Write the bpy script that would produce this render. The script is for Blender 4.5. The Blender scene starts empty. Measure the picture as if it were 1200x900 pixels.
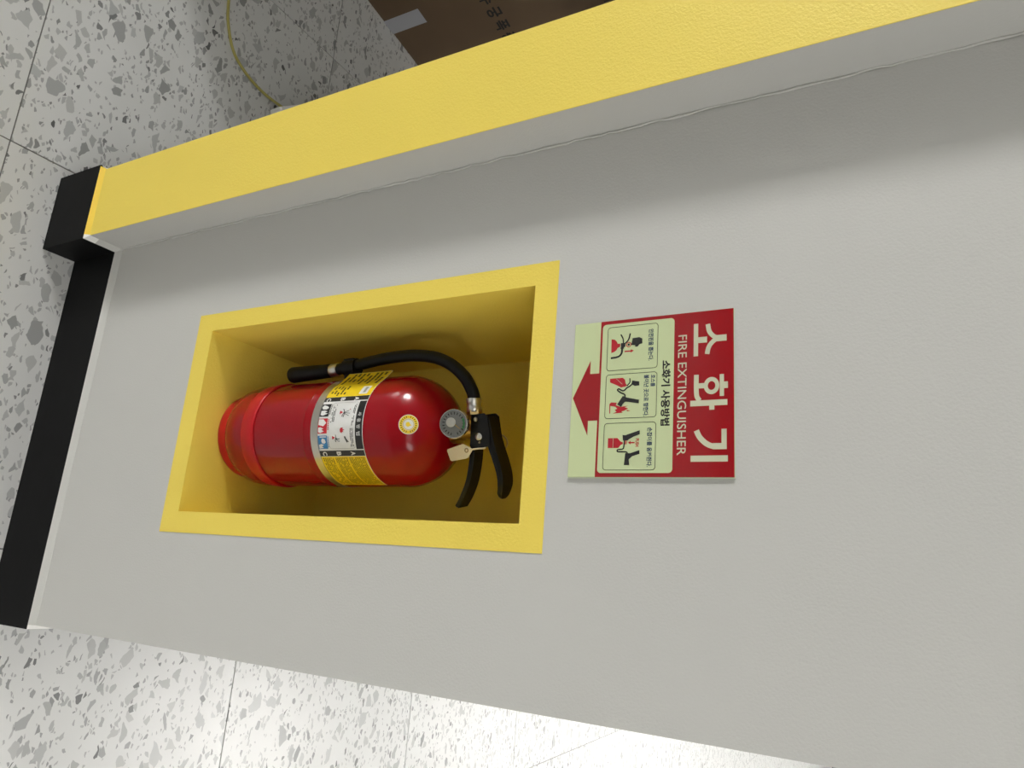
import bpy, bmesh, math, random
from mathutils import Vector, Matrix
from mathutils.geometry import tessellate_polygon
random.seed(7)
sc = bpy.context.scene
COL = sc.collection
R_ = math.radians

# ------------------------------------------------------------------ camera
CAM = Vector((0.30930, -0.60063, 1.16907))
FWD = Vector((-0.25581072, 0.84142643, -0.47598575))
IMX = Vector((-0.07314464, 0.4741105, 0.87742184))
IMY = Vector((0.96395578, 0.25926972, -0.05973671))
cd = bpy.data.cameras.new('camera')
cd.sensor_fit = 'HORIZONTAL'; cd.sensor_width = 36.0
cd.lens = 842.244 / 1200.0 * 36.0
cd.clip_start = 0.02; cd.clip_end = 60
cam = bpy.data.objects.new('camera', cd); COL.objects.link(cam)
m = Matrix.Identity(4)
for i in range(3):
    m[i][0] = IMX[i]; m[i][1] = -IMY[i]; m[i][2] = -FWD[i]; m[i][3] = CAM[i]
cam.matrix_world = m
sc.camera = cam

# ------------------------------------------------------------------ world, exposure
w = bpy.data.worlds.new('world'); sc.world = w; w.use_nodes = True
w.node_tree.nodes['Background'].inputs[0].default_value = (0.75, 0.85, 1.0, 1)
w.node_tree.nodes['Background'].inputs[1].default_value = 0.5
sc.view_settings.view_transform = 'Standard'
sc.view_settings.look = 'None'
sc.view_settings.exposure = 0.0
sc.view_settings.gamma = 1.0
sc.view_settings.use_curve_mapping = False
# light levels (radiance of the emitting surfaces, used by the lamp and window builders below)
L_WINDOW = 114.0
PANELS = [  # x, y, size x, size y, radiance
    (1.6, 3.0, 1.2, 0.6, 43.0),
    (1.9, 6.0, 1.2, 0.6, 40.0),
    (2.2, 9.0, 1.2, 0.6, 40.0),
    (3.5, -0.75, 1.2, 1.0, 14.0),
    (0.9, -2.6, 2.4, 1.2, 2.0),  # added front fill, stands for no known lamp
    (2.9, -2.2, 1.2, 1.2, 7.0),  # second added fill panel, lifts the shaded wall from the right
]

# ------------------------------------------------------------------ helpers
def lin(h):
    if isinstance(h, str):
        h = h.lstrip('#'); c = [int(h[i:i+2], 16) / 255 for i in (0, 2, 4)]
        return tuple((x / 12.92 if x <= .04045 else ((x + .055) / 1.055) ** 2.4) for x in c)
    return h
def mat(name, col, rough=.5, metal=0., bump=None, coat=0., emit=None, spec=.5, noise=None):
    mt = bpy.data.materials.new(name); mt.use_nodes = True
    nt = mt.node_tree; b = nt.nodes['Principled BSDF']
    c = lin(col)
    b.inputs['Base Color'].default_value = (*c, 1)
    b.inputs['Roughness'].default_value = rough
    b.inputs['Metallic'].default_value = metal
    b.inputs['Specular IOR Level'].default_value = spec
    b.inputs['Coat Weight'].default_value = coat
    b.inputs['Coat Roughness'].default_value = .06
    tc = nt.nodes.new('ShaderNodeTexCoord')
    if bump:
        sc_, st, dist = bump
        n1 = nt.nodes.new('ShaderNodeTexNoise'); n1.inputs['Scale'].default_value = sc_
        n1.inputs['Detail'].default_value = 3
        nt.links.new(tc.outputs['Object'], n1.inputs['Vector'])
        bp = nt.nodes.new('ShaderNodeBump'); bp.inputs['Strength'].default_value = st
        bp.inputs['Distance'].default_value = dist
        nt.links.new(n1.outputs['Fac'], bp.inputs['Height'])
        nt.links.new(bp.outputs['Normal'], b.inputs['Normal'])
    if noise:
        sc_, amt = noise
        n2 = nt.nodes.new('ShaderNodeTexNoise'); n2.inputs['Scale'].default_value = sc_
        n2.inputs['Detail'].default_value = 4
        nt.links.new(tc.outputs['Object'], n2.inputs['Vector'])
        mx = nt.nodes.new('ShaderNodeMix'); mx.data_type = 'RGBA'
        mx.inputs['A'].default_value = (*[x * (1 - amt) for x in c], 1)
        mx.inputs['B'].default_value = (*[min(1, x * (1 + amt)) for x in c], 1)
        nt.links.new(n2.outputs['Fac'], mx.inputs['Factor'])
        nt.links.new(mx.outputs['Result'], b.inputs['Base Color'])
    if emit:
        b.inputs['Emission Color'].default_value = (*emit[0], 1)
        b.inputs['Emission Strength'].default_value = emit[1]
    return mt

def tag(o, label=None, cat=None, group=None, kind=None):
    if label: o['label'] = label
    if cat: o['category'] = cat
    if group: o['group'] = group
    if kind: o['kind'] = kind
    return o
def empty(name, loc=(0, 0, 0), rz=0):
    o = bpy.data.objects.new(name, None); COL.objects.link(o)
    o.location = loc; o.rotation_euler = (0, 0, rz); o.empty_display_size = .05
    return o
def link(name, me, mt, parent=None, smooth=False):
    o = bpy.data.objects.new(name, me); COL.objects.link(o)
    if mt is not None and not me.materials: me.materials.append(mt)
    if parent: o.parent = parent
    if smooth:
        for p in me.polygons: p.use_smooth = True
    return o
def from_bm(name, bm, mt, parent=None, smooth=False, angle=None):
    bmesh.ops.recalc_face_normals(bm, faces=bm.faces)
    me = bpy.data.meshes.new(name); bm.to_mesh(me); bm.free()
    o = link(name, me, mt, parent, smooth)
    if angle is not None:
        for p in me.polygons: p.use_smooth = True
        me.set_sharp_from_angle(angle=R_(angle))
    return o
def bm_box(bm, a, b, bev=0, seg=2):
    x0, y0, z0 = a; x1, y1, z1 = b
    r = bmesh.ops.create_cube(bm, size=1)
    vs = r['verts']
    for v in vs:
        v.co = Vector((x0 + (v.co.x + .5) * (x1 - x0), y0 + (v.co.y + .5) * (y1 - y0), z0 + (v.co.z + .5) * (z1 - z0)))
    if bev:
        es = list({e for v in vs for e in v.link_edges})
        bmesh.ops.bevel(bm, geom=es, offset=bev, segments=seg, affect='EDGES', profile=.5)
def box(name, a, b, mt, parent=None, bev=0, seg=2):
    bm = bmesh.new(); bm_box(bm, a, b, bev, seg)
    return from_bm(name, bm, mt, parent, angle=35 if bev else None)
def lathe(name, prof, mt, parent=None, seg=64, M=None, angle=40):
    bm = bmesh.new(); rings = []
    for r, z in prof:
        if r < 1e-6: rings.append([bm.verts.new((0, 0, z))])
        else: rings.append([bm.verts.new((r * math.cos(2 * math.pi * i / seg), r * math.sin(2 * math.pi * i / seg), z)) for i in range(seg)])
    for a, b in zip(rings, rings[1:]):
        for i in range(seg):
            j = (i + 1) % seg
            if len(a) == 1 and len(b) == 1: continue
            if len(a) == 1: bm.faces.new((a[0], b[j], b[i]))
            elif len(b) == 1: bm.faces.new((a[i], a[j], b[0]))
            else: bm.faces.new((a[i], a[j], b[j], b[i]))
    if M is not None: bm.transform(M)
    return from_bm(name, bm, mt, parent, angle=angle)
def spline(pts, n=8):
    P = [Vector(p) for p in pts]; out = []
    for i in range(len(P) - 1):
        p0 = P[max(i - 1, 0)]; p1 = P[i]; p2 = P[i + 1]; p3 = P[min(i + 2, len(P) - 1)]
        for k in range(n):
            t = k / n
            out.append(.5 * ((2 * p1) + (p2 - p0) * t + (2 * p0 - 5 * p1 + 4 * p2 - p3) * t * t + (3 * p1 - p0 - 3 * p2 + p3) * t ** 3))
    out.append(P[-1]); return out
def tube(name, pts, rad, mt, parent=None, seg=16, closed=False):
    bm = bmesh.new(); n = len(pts)
    rads = rad if isinstance(rad, (list, tuple)) else [rad] * n
    rings = []; up = Vector((0.13, 0.97, .21))
    for i, p in enumerate(pts):
        a = pts[(i - 1) % n] if closed else pts[max(i - 1, 0)]
        b = pts[(i + 1) % n] if closed else pts[min(i + 1, n - 1)]
        d = (Vector(b) - Vector(a)).normalized()
        s = d.cross(up).normalized(); u = s.cross(d).normalized()
        rings.append([bm.verts.new(Vector(p) + rads[i] * (math.cos(2 * math.pi * k / seg) * s + math.sin(2 * math.pi * k / seg) * u)) for k in range(seg)])
    pairs = list(zip(rings, rings[1:])) + ([(rings[-1], rings[0])] if closed else [])
    for a, b in pairs:
        for k in range(seg):
            j = (k + 1) % seg; bm.faces.new((a[k], a[j], b[j], b[k]))
    if not closed:
        bm.faces.new(rings[0]); bm.faces.new(rings[-1])
    return from_bm(name, bm, mt, parent, angle=50)
def axis_matrix(origin, zdir):
    z = Vector(zdir).normalized(); x = Vector((0, 0, 1)).cross(z)
    if x.length < 1e-4: x = Vector((1, 0, 0))
    x.normalize(); y = z.cross(x)
    M = Matrix.Identity(4)
    for i in range(3): M[i][0], M[i][1], M[i][2], M[i][3] = x[i], y[i], z[i], origin[i]
    return M

# flat print: list of triangles in 2D
def tri_loops(loops):
    pl = [[Vector((x, y, 0)) for x, y in l] for l in loops]
    tris = tessellate_polygon(pl); flat = [p for l in loops for p in l]
    return flat, tris
def stroke2d(pts, wdt):
    """polyline with a width -> closed outline"""
    L, Rr = [], []
    wds = wdt if isinstance(wdt, (list, tuple)) else [wdt] * len(pts)
    for i, p in enumerate(pts):
        a = Vector(pts[max(i - 1, 0)]); b = Vector(pts[min(i + 1, len(pts) - 1)])
        d = (b - a).normalized(); n = Vector((-d.y, d.x)) * wds[i] / 2
        L.append((p[0] + n.x, p[1] + n.y)); Rr.append((p[0] - n.x, p[1] - n.y))
    return L + Rr[::-1]
def sp2(pts, n=6):
    return [(v.x, v.y) for v in spline([(p[0], p[1], 0) for p in pts], n)]
def rect(x0, y0, x1, y1): return [(x0, y0), (x1, y0), (x1, y1), (x0, y1)]
def rrect(x0, y0, x1, y1, r, n=5):
    out = []
    for cx, cy, a0 in ((x1 - r, y0 + r, -90), (x1 - r, y1 - r, 0), (x0 + r, y1 - r, 90), (x0 + r, y0 + r, 180)):
        for k in range(n + 1):
            a = R_(a0 + 90 * k / n); out.append((cx + r * math.cos(a), cy + r * math.sin(a)))
    return out
def circ(cx, cy, r, n=28): return [(cx + r * math.cos(2 * math.pi * k / n), cy + r * math.sin(2 * math.pi * k / n)) for k in range(n)]
def shapes_to_bm(shapes):
    """shapes: list of shapes, a shape is a list of loops (outer, holes...)"""
    bm = bmesh.new()
    for i, sh in enumerate(shapes):   # neighbours sit on steps of a few hundredths of a millimetre
        flat, tris = tri_loops(sh)
        vs = [bm.verts.new((x, y, (i % 6) * 1.2e-5)) for x, y in flat]
        for t in tris:
            try: bm.faces.new([vs[i] for i in t])
            except ValueError: pass
    return bm
def text_bm(s, size, bold=0., spacing=1.0, fit=None):
    """flat mesh of a text, scaled to the box fit=(x0,y0,x1,y1) when given"""
    cu = bpy.data.curves.new('t', 'FONT'); cu.body = s; cu.size = 1.0; cu.resolution_u = 3
    cu.offset = bold; cu.space_character = spacing
    o = bpy.data.objects.new('t', cu); COL.objects.link(o)
    dg = bpy.context.evaluated_depsgraph_get(); dg.update()
    me = bpy.data.meshes.new_from_object(o.evaluated_get(dg))
    bm = bmesh.new(); bm.from_mesh(me)
    bpy.data.objects.remove(o); bpy.data.curves.remove(cu); bpy.data.meshes.remove(me)
    bmesh.ops.triangulate(bm, faces=bm.faces)
    if fit and bm.verts:
        xs = [v.co.x for v in bm.verts]; ys = [v.co.y for v in bm.verts]
        ax, bx, ay, by = min(xs), max(xs), min(ys), max(ys)
        for v in bm.verts:
            v.co.x = fit[0] + (v.co.x - ax) / (bx - ax) * (fit[2] - fit[0])
            v.co.y = fit[1] + (v.co.y - ay) / (by - ay) * (fit[3] - fit[1])
    else:
        for v in bm.verts: v.co *= size
    return bm

# ------------------------------------------------------------------ materials
M_WALL = mat('wall paint warm grey white', (.53, .525, .499), .55, bump=(420, .22, .0012), noise=(3, .015), spec=.35)
M_YEL = mat('yellow wall paint', (.82, .640, .108), .5, bump=(420, .32, .0014), noise=(6, .02), spec=.35)
M_SEAL = mat('white sealant', (.84, .83, .80), .5)
M_SEALY = mat('yellow painted sealant', (.85, .6, .07), .5, bump=(120, .4, .002))
M_BLACK = mat('black vinyl baseboard', (.005, .005, .0053), .55, bump=(40, .1, .001), noise=(30, .3), spec=.1)
M_PLASTER = mat('grey room wall', (.27, .27, .26), .7, bump=(120, .1, .002))
M_CEIL = mat('ceiling board', (.45, .45, .43), .8, bump=(90, .2, .002))
M_GROUT = mat('grout', (.17, .165, .155), .85)

def terrazzo():
    mt = bpy.data.materials.new('terrazzo tile'); mt.use_nodes = True
    nt = mt.node_tree; N = nt.nodes; Lk = nt.links; b = N['Principled BSDF']
    b.inputs['Roughness'].default_value = .33
    tc = N.new('ShaderNodeTexCoord'); oi = N.new('ShaderNodeObjectInfo')
    off = N.new('ShaderNodeVectorMath'); off.operation = 'MULTIPLY_ADD'
    cmb = N.new('ShaderNodeCombineXYZ')
    mu = N.new('ShaderNodeMath'); mu.operation = 'MULTIPLY'; mu.inputs[1].default_value = 37.0
    Lk.new(oi.outputs['Random'], mu.inputs[0])
    for i in range(3): Lk.new(mu.outputs[0], cmb.inputs[i])
    ad = N.new('ShaderNodeVectorMath'); ad.operation = 'ADD'
    Lk.new(tc.outputs['Object'], ad.inputs[0]); Lk.new(cmb.outputs[0], ad.inputs[1])
    # organic warp
    nz = N.new('ShaderNodeTexNoise'); nz.inputs['Scale'].default_value = 45; nz.inputs['Detail'].default_value = 2
    Lk.new(ad.outputs[0], nz.inputs['Vector'])
    wv = N.new('ShaderNodeVectorMath'); wv.operation = 'MULTIPLY_ADD'
    wv.inputs[1].default_value = (.014, .014, 0)
    Lk.new(nz.outputs['Color'], wv.inputs[0]); Lk.new(ad.outputs[0], wv.inputs[2])
    col = None
    base = N.new('ShaderNodeTexNoise'); base.inputs['Scale'].default_value = 9
    Lk.new(ad.outputs[0], base.inputs['Vector'])
    mb = N.new('ShaderNodeMix'); mb.data_type = 'RGBA'
    mb.inputs['A'].default_value = (.58, .58, .565, 1); mb.inputs['B'].default_value = (.66, .66, .645, 1)
    Lk.new(base.outputs['Fac'], mb.inputs['Factor']); col = mb.outputs['Result']
    # layers: scale, fraction of cells that hold a chip, edge distance kept free, light and dark chip colour, rotation, stretch
    for sc_, frac, edge, c0, c1, rot, st in (
            (230, .13, .14, (.40, .40, .395), (.20, .20, .2), .4, .6),
            (120, .17, .15, (.42, .42, .415), (.10, .10, .1), 1.2, .6),
            (60, .17, .18, (.44, .44, .43), (.17, .175, .17), 2.1, .58),
            (38, .14, .20, (.43, .435, .43), (.30, .30, .295), .8, .7)):
        mp = N.new('ShaderNodeMapping'); mp.inputs['Rotation'].default_value = (0, 0, rot)
        mp.inputs['Scale'].default_value = (st, 1, 1); mp.inputs['Location'].default_value = (sc_ * .13, sc_ * .07, 0)
        Lk.new(wv.outputs[0], mp.inputs['Vector'])
        vo = N.new('ShaderNodeTexVoronoi'); vo.voronoi_dimensions = '2D'; vo.inputs['Scale'].default_value = sc_
        ve = N.new('ShaderNodeTexVoronoi'); ve.voronoi_dimensions = '2D'; ve.feature = 'DISTANCE_TO_EDGE'; ve.inputs['Scale'].default_value = sc_
        Lk.new(mp.outputs[0], vo.inputs['Vector']); Lk.new(mp.outputs[0], ve.inputs['Vector'])
        sp = N.new('ShaderNodeSeparateColor'); Lk.new(vo.outputs['Color'], sp.inputs[0])
        lt = N.new('ShaderNodeMath'); lt.operation = 'LESS_THAN'; lt.inputs[1].default_value = frac
        Lk.new(sp.outputs[0], lt.inputs[0])
        # chips differ in size: the free margin grows with the second random channel
        mg = N.new('ShaderNodeMath'); mg.operation = 'MULTIPLY_ADD'; mg.inputs[1].default_value = .16; mg.inputs[2].default_value = edge - .08
        Lk.new(sp.outputs[1], mg.inputs[0])
        gt = N.new('ShaderNodeMapRange'); gt.interpolation_type = 'SMOOTHSTEP'
        sb = N.new('ShaderNodeMath'); sb.operation = 'SUBTRACT'
        Lk.new(ve.outputs['Distance'], sb.inputs[0]); Lk.new(mg.outputs[0], sb.inputs[1])
        gt.inputs['From Min'].default_value = 0; gt.inputs['From Max'].default_value = .03
        Lk.new(sb.outputs[0], gt.inputs['Value'])
        mm = N.new('ShaderNodeMath'); mm.operation = 'MULTIPLY'
        Lk.new(lt.outputs[0], mm.inputs[0]); Lk.new(gt.outputs[0], mm.inputs[1])
        cc = N.new('ShaderNodeMix'); cc.data_type = 'RGBA'
        cc.inputs['A'].default_value = (*c0, 1); cc.inputs['B'].default_value = (*c1, 1)
        pw = N.new('ShaderNodeMath'); pw.operation = 'POWER'; pw.inputs[1].default_value = 3.0
        Lk.new(sp.outputs[2], pw.inputs[0]); Lk.new(pw.outputs[0], cc.inputs['Factor'])
        mx = N.new('ShaderNodeMix'); mx.data_type = 'RGBA'
        Lk.new(mm.outputs[0], mx.inputs['Factor']); Lk.new(col, mx.inputs['A']); Lk.new(cc.outputs['Result'], mx.inputs['B'])
        col = mx.outputs['Result']
    Lk.new(col, b.inputs['Base Color'])
    return mt
M_TERR = terrazzo()

# ------------------------------------------------------------------ the room shell
X0, X1, Y0, Y1, H = -7.4, 4.2, -4.6, 11.6, 2.8
def struct(o): o['kind'] = 'structure'; return o
floor = struct(box('floor', (X0, Y0, -.12), (X1, Y1, -.0016), M_GROUT))
T = .6; TX, TY = -.2725, -.138; G = .0011
tb = bmesh.new(); bm_box(tb, (G, G, -.0016), (T - G, T - G, 0))
tme = bpy.data.meshes.new('tile'); tb.to_mesh(tme); tb.free(); tme.materials.append(M_TERR)
cells = []
for i in range(math.floor((X0 - TX) / T), math.ceil((X1 - TX) / T)):
    for j in range(math.floor((Y0 - TY) / T), math.ceil((Y1 - TY) / T)):
        x, y = TX + i * T, TY + j * T
        if x < X0 or y < Y0 or x + T > X1 or y + T > Y1: continue
        d = (Vector((x + T / 2, y + T / 2, 0)) - Vector((.3, 1.4, 0))).length
        cells.append((d, x, y))
cells.sort()
for d, x, y in cells[:260]:
    o = bpy.data.objects.new('tile', tme); COL.objects.link(o); o.parent = floor; o.location = (x, y, 0)
rb = bmesh.new()
for d, x, y in cells[260:]: bm_box(rb, (x + G, y + G, -.0016), (x + T - G, y + T - G, 0))
tag(from_bm('far_tiles', rb, M_TERR, floor), kind='stuff')
struct(box('ceiling', (X0, Y0, H), (X1, Y1, H + .1), M_CEIL))
struct(box('wall_right', (X1, Y0, 0), (X1 + .1, Y1, H), M_PLASTER))
struct(box('wall_far', (X0, Y1, 0), (X1, Y1 + .1, H), M_PLASTER))
struct(box('wall_front', (X0, Y0 - .1, 0), (X1, Y0, H), M_PLASTER))
# left wall with a window opening
WY0, WY1, WZ0, WZ1 = -4.45, -3.05, 1.15, 2.55
bm = bmesh.new()
bm_box(bm, (X0 - .1, Y0, 0), (X0, WY0, H)); bm_box(bm, (X0 - .1, WY1, 0), (X0, Y1, H))
bm_box(bm, (X0 - .1, WY0, 0), (X0, WY1, WZ0)); bm_box(bm, (X0 - .1, WY0, WZ1), (X0, WY1, H))
struct(from_bm('wall_left', bm, M_PLASTER))
win = struct(empty('window_1', (X0, (WY0 + WY1) / 2, WZ0)))
M_FRAME = mat('window frame', (.7, .7, .7), .4)
M_SKY = mat('daylit window pane', (.9, .95, 1), .3, emit=((1.0, .995, .975), L_WINDOW))
wy = (WY1 - WY0) / 2; wh = WZ1 - WZ0
bm = bmesh.new()
for a, b in (((-.08, -wy, 0), (0, -wy + .05, wh)), ((-.08, wy - .05, 0), (0, wy, wh)), ((-.08, -wy + .05, 0), (0, wy - .05, .05)), ((-.08, -wy + .05, wh - .05), (0, wy - .05, wh)),
             ((-.07, -.025, .05), (-.01, .025, wh - .05)), ((-.07, -wy + .05, wh / 2 - .025), (-.01, -.025, wh / 2 + .025)), ((-.07, .025, wh / 2 - .025), (-.01, wy - .05, wh / 2 + .025))):
    bm_box(bm, a, b)
from_bm('window_frame', bm, M_FRAME, win)
for a, b in (((-wy + .05, .05), (-.025, wh / 2 - .025)), ((.025, .05), (wy - .05, wh / 2 - .025)), ((-wy + .05, wh / 2 + .025), (-.025, wh - .05)), ((.025, wh / 2 + .025), (wy - .05, wh - .05))):
    box('pane', (-.06, a[0], a[1]), (-.05, b[0], b[1]), M_SKY, win)

# ------------------------------------------------------------------ ceiling lights
def ceiling_light(x, y, sx, sy, L, where):
    e = empty('ceiling_light', (x, y, H))
    tag(e, 'flat rectangular ceiling light panel ' + where, 'ceiling light', 'ceiling light panels')
    bm = bmesh.new(); f = .02
    bm_box(bm, (-sx / 2, -sy / 2, -.02), (sx / 2, -sy / 2 + f, 0)); bm_box(bm, (-sx / 2, sy / 2 - f, -.02), (sx / 2, sy / 2, 0))
    bm_box(bm, (-sx / 2, -sy / 2 + f, -.02), (-sx / 2 + f, sy / 2 - f, 0)); bm_box(bm, (sx / 2 - f, -sy / 2 + f, -.02), (sx / 2, sy / 2 - f, 0))
    from_bm('frame', bm, M_FRAME, e)
    md = mat('lit diffuser', (.9, .9, .9), .4, emit=((1.0, .985, .955), L))
    box('diffuser', (-sx / 2 + f, -sy / 2 + f, -.014), (sx / 2 - f, sy / 2 - f, -.004), md, e)
for p, wh_ in zip(PANELS, ('just behind the niche wall on its right', 'halfway down the hall behind the niche wall', 'farthest down the hall behind the niche wall',
                           'close to the right wall, nearly level with the niche wall', 'added as fill in front of the niche wall, behind the viewer', 'added as fill far to the right, in front of the niche wall')):
    ceiling_light(*p, wh_)

# ------------------------------------------------------------------ the niche wall
XR, XPL, XPR, P, DEPTH = .4231, -.2476, -.135, .0508, 1.5
FX0, FX1, FZ0, FZ1 = 0.0, .289, .3357, .8739          # painted yellow border
NX0, NX1, NZ0, NZ1, ND = .0236, .2638, .3644, .8489, .2353
def grid_wall(name, mt, parent=None):
    bm = bmesh.new()
    bm_box(bm, (XPR, 0, 0), (NX0, DEPTH, H)); bm_box(bm, (NX1, 0, 0), (XR, DEPTH, H))
    bm_box(bm, (NX0, 0, 0), (NX1, DEPTH, NZ0)); bm_box(bm, (NX0, 0, NZ1), (NX1, DEPTH, H))
    bm_box(bm, (NX0, ND, NZ0), (NX1, DEPTH, NZ1))
    bmesh.ops.remove_doubles(bm, verts=bm.verts, dist=1e-5)
    return from_bm(name, bm, mt, parent)
wall = struct(grid_wall('wall_back', M_WALL))
# yellow painted border and lining of the niche (a skin of paint 0.6 mm thick)
bm = bmesh.new(); e = .0006
def quad(bm, *p): bm.faces.new([bm.verts.new(q) for q in p])
o4 = [(FX0, -e, FZ0), (FX1, -e, FZ0), (FX1, -e, FZ1), (FX0, -e, FZ1)]
i4 = [(NX0 + e, -e, NZ0 + e), (NX1 - e, -e, NZ0 + e), (NX1 - e, -e, NZ1 - e), (NX0 + e, -e, NZ1 - e)]
w4 = [(FX0, 0, FZ0), (FX1, 0, FZ0), (FX1, 0, FZ1), (FX0, 0, FZ1)]
for k in range(4):
    j = (k + 1) % 4
    quad(bm, o4[k], o4[j], i4[j], i4[k]); quad(bm, w4[k], w4[j], o4[j], o4[k])
bmesh.ops.remove_doubles(bm, verts=bm.verts, dist=1e-6)
from_bm('painted_border', bm, M_YEL, wall)
bm = bmesh.new()
b4 = [(NX0 + e, ND - e, NZ0 + e), (NX1 - e, ND - e, NZ0 + e), (NX1 - e, ND - e, NZ1 - e), (NX0 + e, ND - e, NZ1 - e)]
for k in range(4):
    j = (k + 1) % 4; quad(bm, i4[k], i4[j], b4[j], b4[k])
quad(bm, *b4)
bmesh.ops.remove_doubles(bm, verts=bm.verts, dist=1e-6)
me = bpy.data.meshes.new('niche_lining'); 
bmesh.ops.recalc_face_normals(bm, faces=bm.faces)
bm.to_mesh(me); bm.free(); link('niche_lining', me, M_YEL, wall)
# pilaster
pil = struct(box('wall_pilaster', (XPL, -P, 0), (XPR, DEPTH, H), M_WALL, None, .0012, 2))
box('yellow_face', (XPL + .0006, -P - .0007, .108), (XPR - .0004, -P + .0002, H), M_YEL, pil)
# wobbly paint bead in the corner between the pilaster and the wall
pts = []
z = .115
while z < 2.0:
    pts.append(Vector((XPR + .0008 + random.uniform(-.0006, .0012), -.0012 + random.uniform(-.0008, .0004), z))); z += random.uniform(.006, .016)
tube('paint_bead', pts, [random.uniform(.0008, .0017) for _ in pts], M_WALL, wall, 6)

# baseboard: a black strip running round pilaster, wall and the right end, with sealant along its top
TB, ZB = .0058, .1066
base = struct(empty('baseboard_back', (0, 0, 0)))
def strip(name, path, mt, z0, z1, th, parent, top_th=None):
    """extruded strip outside a plan path (list of (x,y,nx,ny) corner points with outward offset)"""
    bm = bmesh.new(); cols = []
    tt = th if top_th is None else top_th
    for (x, y, nx, ny) in path:
        cols.append([bm.verts.new((x, y, z0)), bm.verts.new((x + nx * th, y + ny * th, z0)), bm.verts.new((x + nx * tt, y + ny * tt, z1)), bm.verts.new((x, y, z1))])
    for a, b in zip(cols, cols[1:]):
        for k in range(4):
            j = (k + 1) % 4; bm.faces.new((a[k], b[k], b[j], a[j]))
    bm.faces.new(cols[0]); bm.faces.new(cols[-1])
    return from_bm(name, bm, mt, parent)
strip('baseboard_strip', [(XPL, DEPTH, -1, 0), (XPL, -P, -1, -1), (XPR, -P, 1, -1)], M_BLACK, 0, ZB, TB, base)
strip('baseboard_strip', [(XPR, -P, 1, -1), (XPR, 0, 1, -1), (XR, 0, 1, -1), (XR, DEPTH, 1, 0)], M_BLACK, 0, ZB, TB, base)
strip('sealant_yellow', [(XPL, -P, -.6, -1), (XPR - .001, -P, 0, -1)], M_SEALY, ZB, ZB + .0065, TB, base, .0008)
strip('sealant_white', [(XPR - .001, -P, 0, -1), (XPR, -P, 1, -1), (XPR, -P + .013, 1, 0)], M_SEAL, ZB, ZB + .008, TB, base, .0006)
strip('sealant_white', [(XPL, DEPTH, -1, 0), (XPL, -P, -1, -.6)], M_SEAL, ZB, ZB + .008, TB, base, .0006)
strip('sealant_grey', [(XPR, -P + .013, 1, 0), (XPR, 0, 1, -1), (XR, 0, 0, -1)], M_WALL, ZB, ZB + .0095, TB, base, .0005)
strip('sealant_white', [(XR, 0, 0, -1), (XR, 0, 1, -1), (XR, DEPTH, 1, 0)], M_SEAL, ZB, ZB + .042, TB, base, .0003)

# ------------------------------------------------------------------ fire extinguisher
RB = .0675; EZ = NZ0 + e + .0002
ex = empty('fire_extinguisher', (.15, .0911, EZ), math.atan2(.22444586, .97448656))
tag(ex, 'red dry powder fire extinguisher with black hose standing in the yellow niche', 'fire extinguisher')
ZO = .3644  # heights below are measured in room space; subtract this
M_RED = mat('gloss red enamel', (.28, .002, .007), .17, coat=.08, noise=(4, .04), spec=.27)
M_REDP = mat('red plastic skirt', (.44, .008, .013), .4, bump=(220, .06, .001), spec=.3)
M_STEEL = mat('brushed steel band', (.55, .53, .48), .33, 1.0, bump=(200, .05, .0005))
M_CHROME = mat('chrome', (.75, .75, .74), .16, 1.0)
M_ALU = mat('crimped aluminium', (.68, .67, .64), .32, 1.0, bump=(300, .1, .0006))
M_BRASS = mat('brass', (.55, .40, .17), .3, 1.0)
M_RUB = mat('black rubber hose', (.006, .006, .0065), .45, bump=(400, .06, .0006), spec=.2)
M_BLKP = mat('black enamel', (.005, .005, .0055), .32, spec=.25)
# cylinder shell
prof = [(0, .02), (.060, .02), (.0655, .03), (RB, .045), (RB, .1640), (RB + .0006, .1650), (RB + .0008, .1662), (RB + .0004, .1674), (RB, .1686), (RB, .2776)]
for k in range(1, 17):
    a = R_(90 * k / 17); prof.append((RB * math.cos(a), .2776 + .064 * math.sin(a)))
prof += [(.0150, .3405), (.0142, .3440), (0, .3440)]
lathe('cylinder', prof, M_RED, ex, 96, angle=30)
lathe('base_skirt', [(0, .001), (.046, .001), (.0475, 0), (.0545, 0), (.0566, .0022), (.0572, .008), (.0576, .028), (.0582, .0315), (.0606, .0365), (.0650, .048), (.0680, .060), (.0692, .071), (.0695, .0785), (.0692, .0803), (.0683, .0810), (.0676, .0808)], M_REDP, ex, 96, angle=50)
lathe('band', [(RB + .0001, .1790), (RB + .0011, .1791), (RB + .0011, .1900), (RB + .0001, .1901)], M_STEEL, ex, 96, angle=30)

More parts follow.
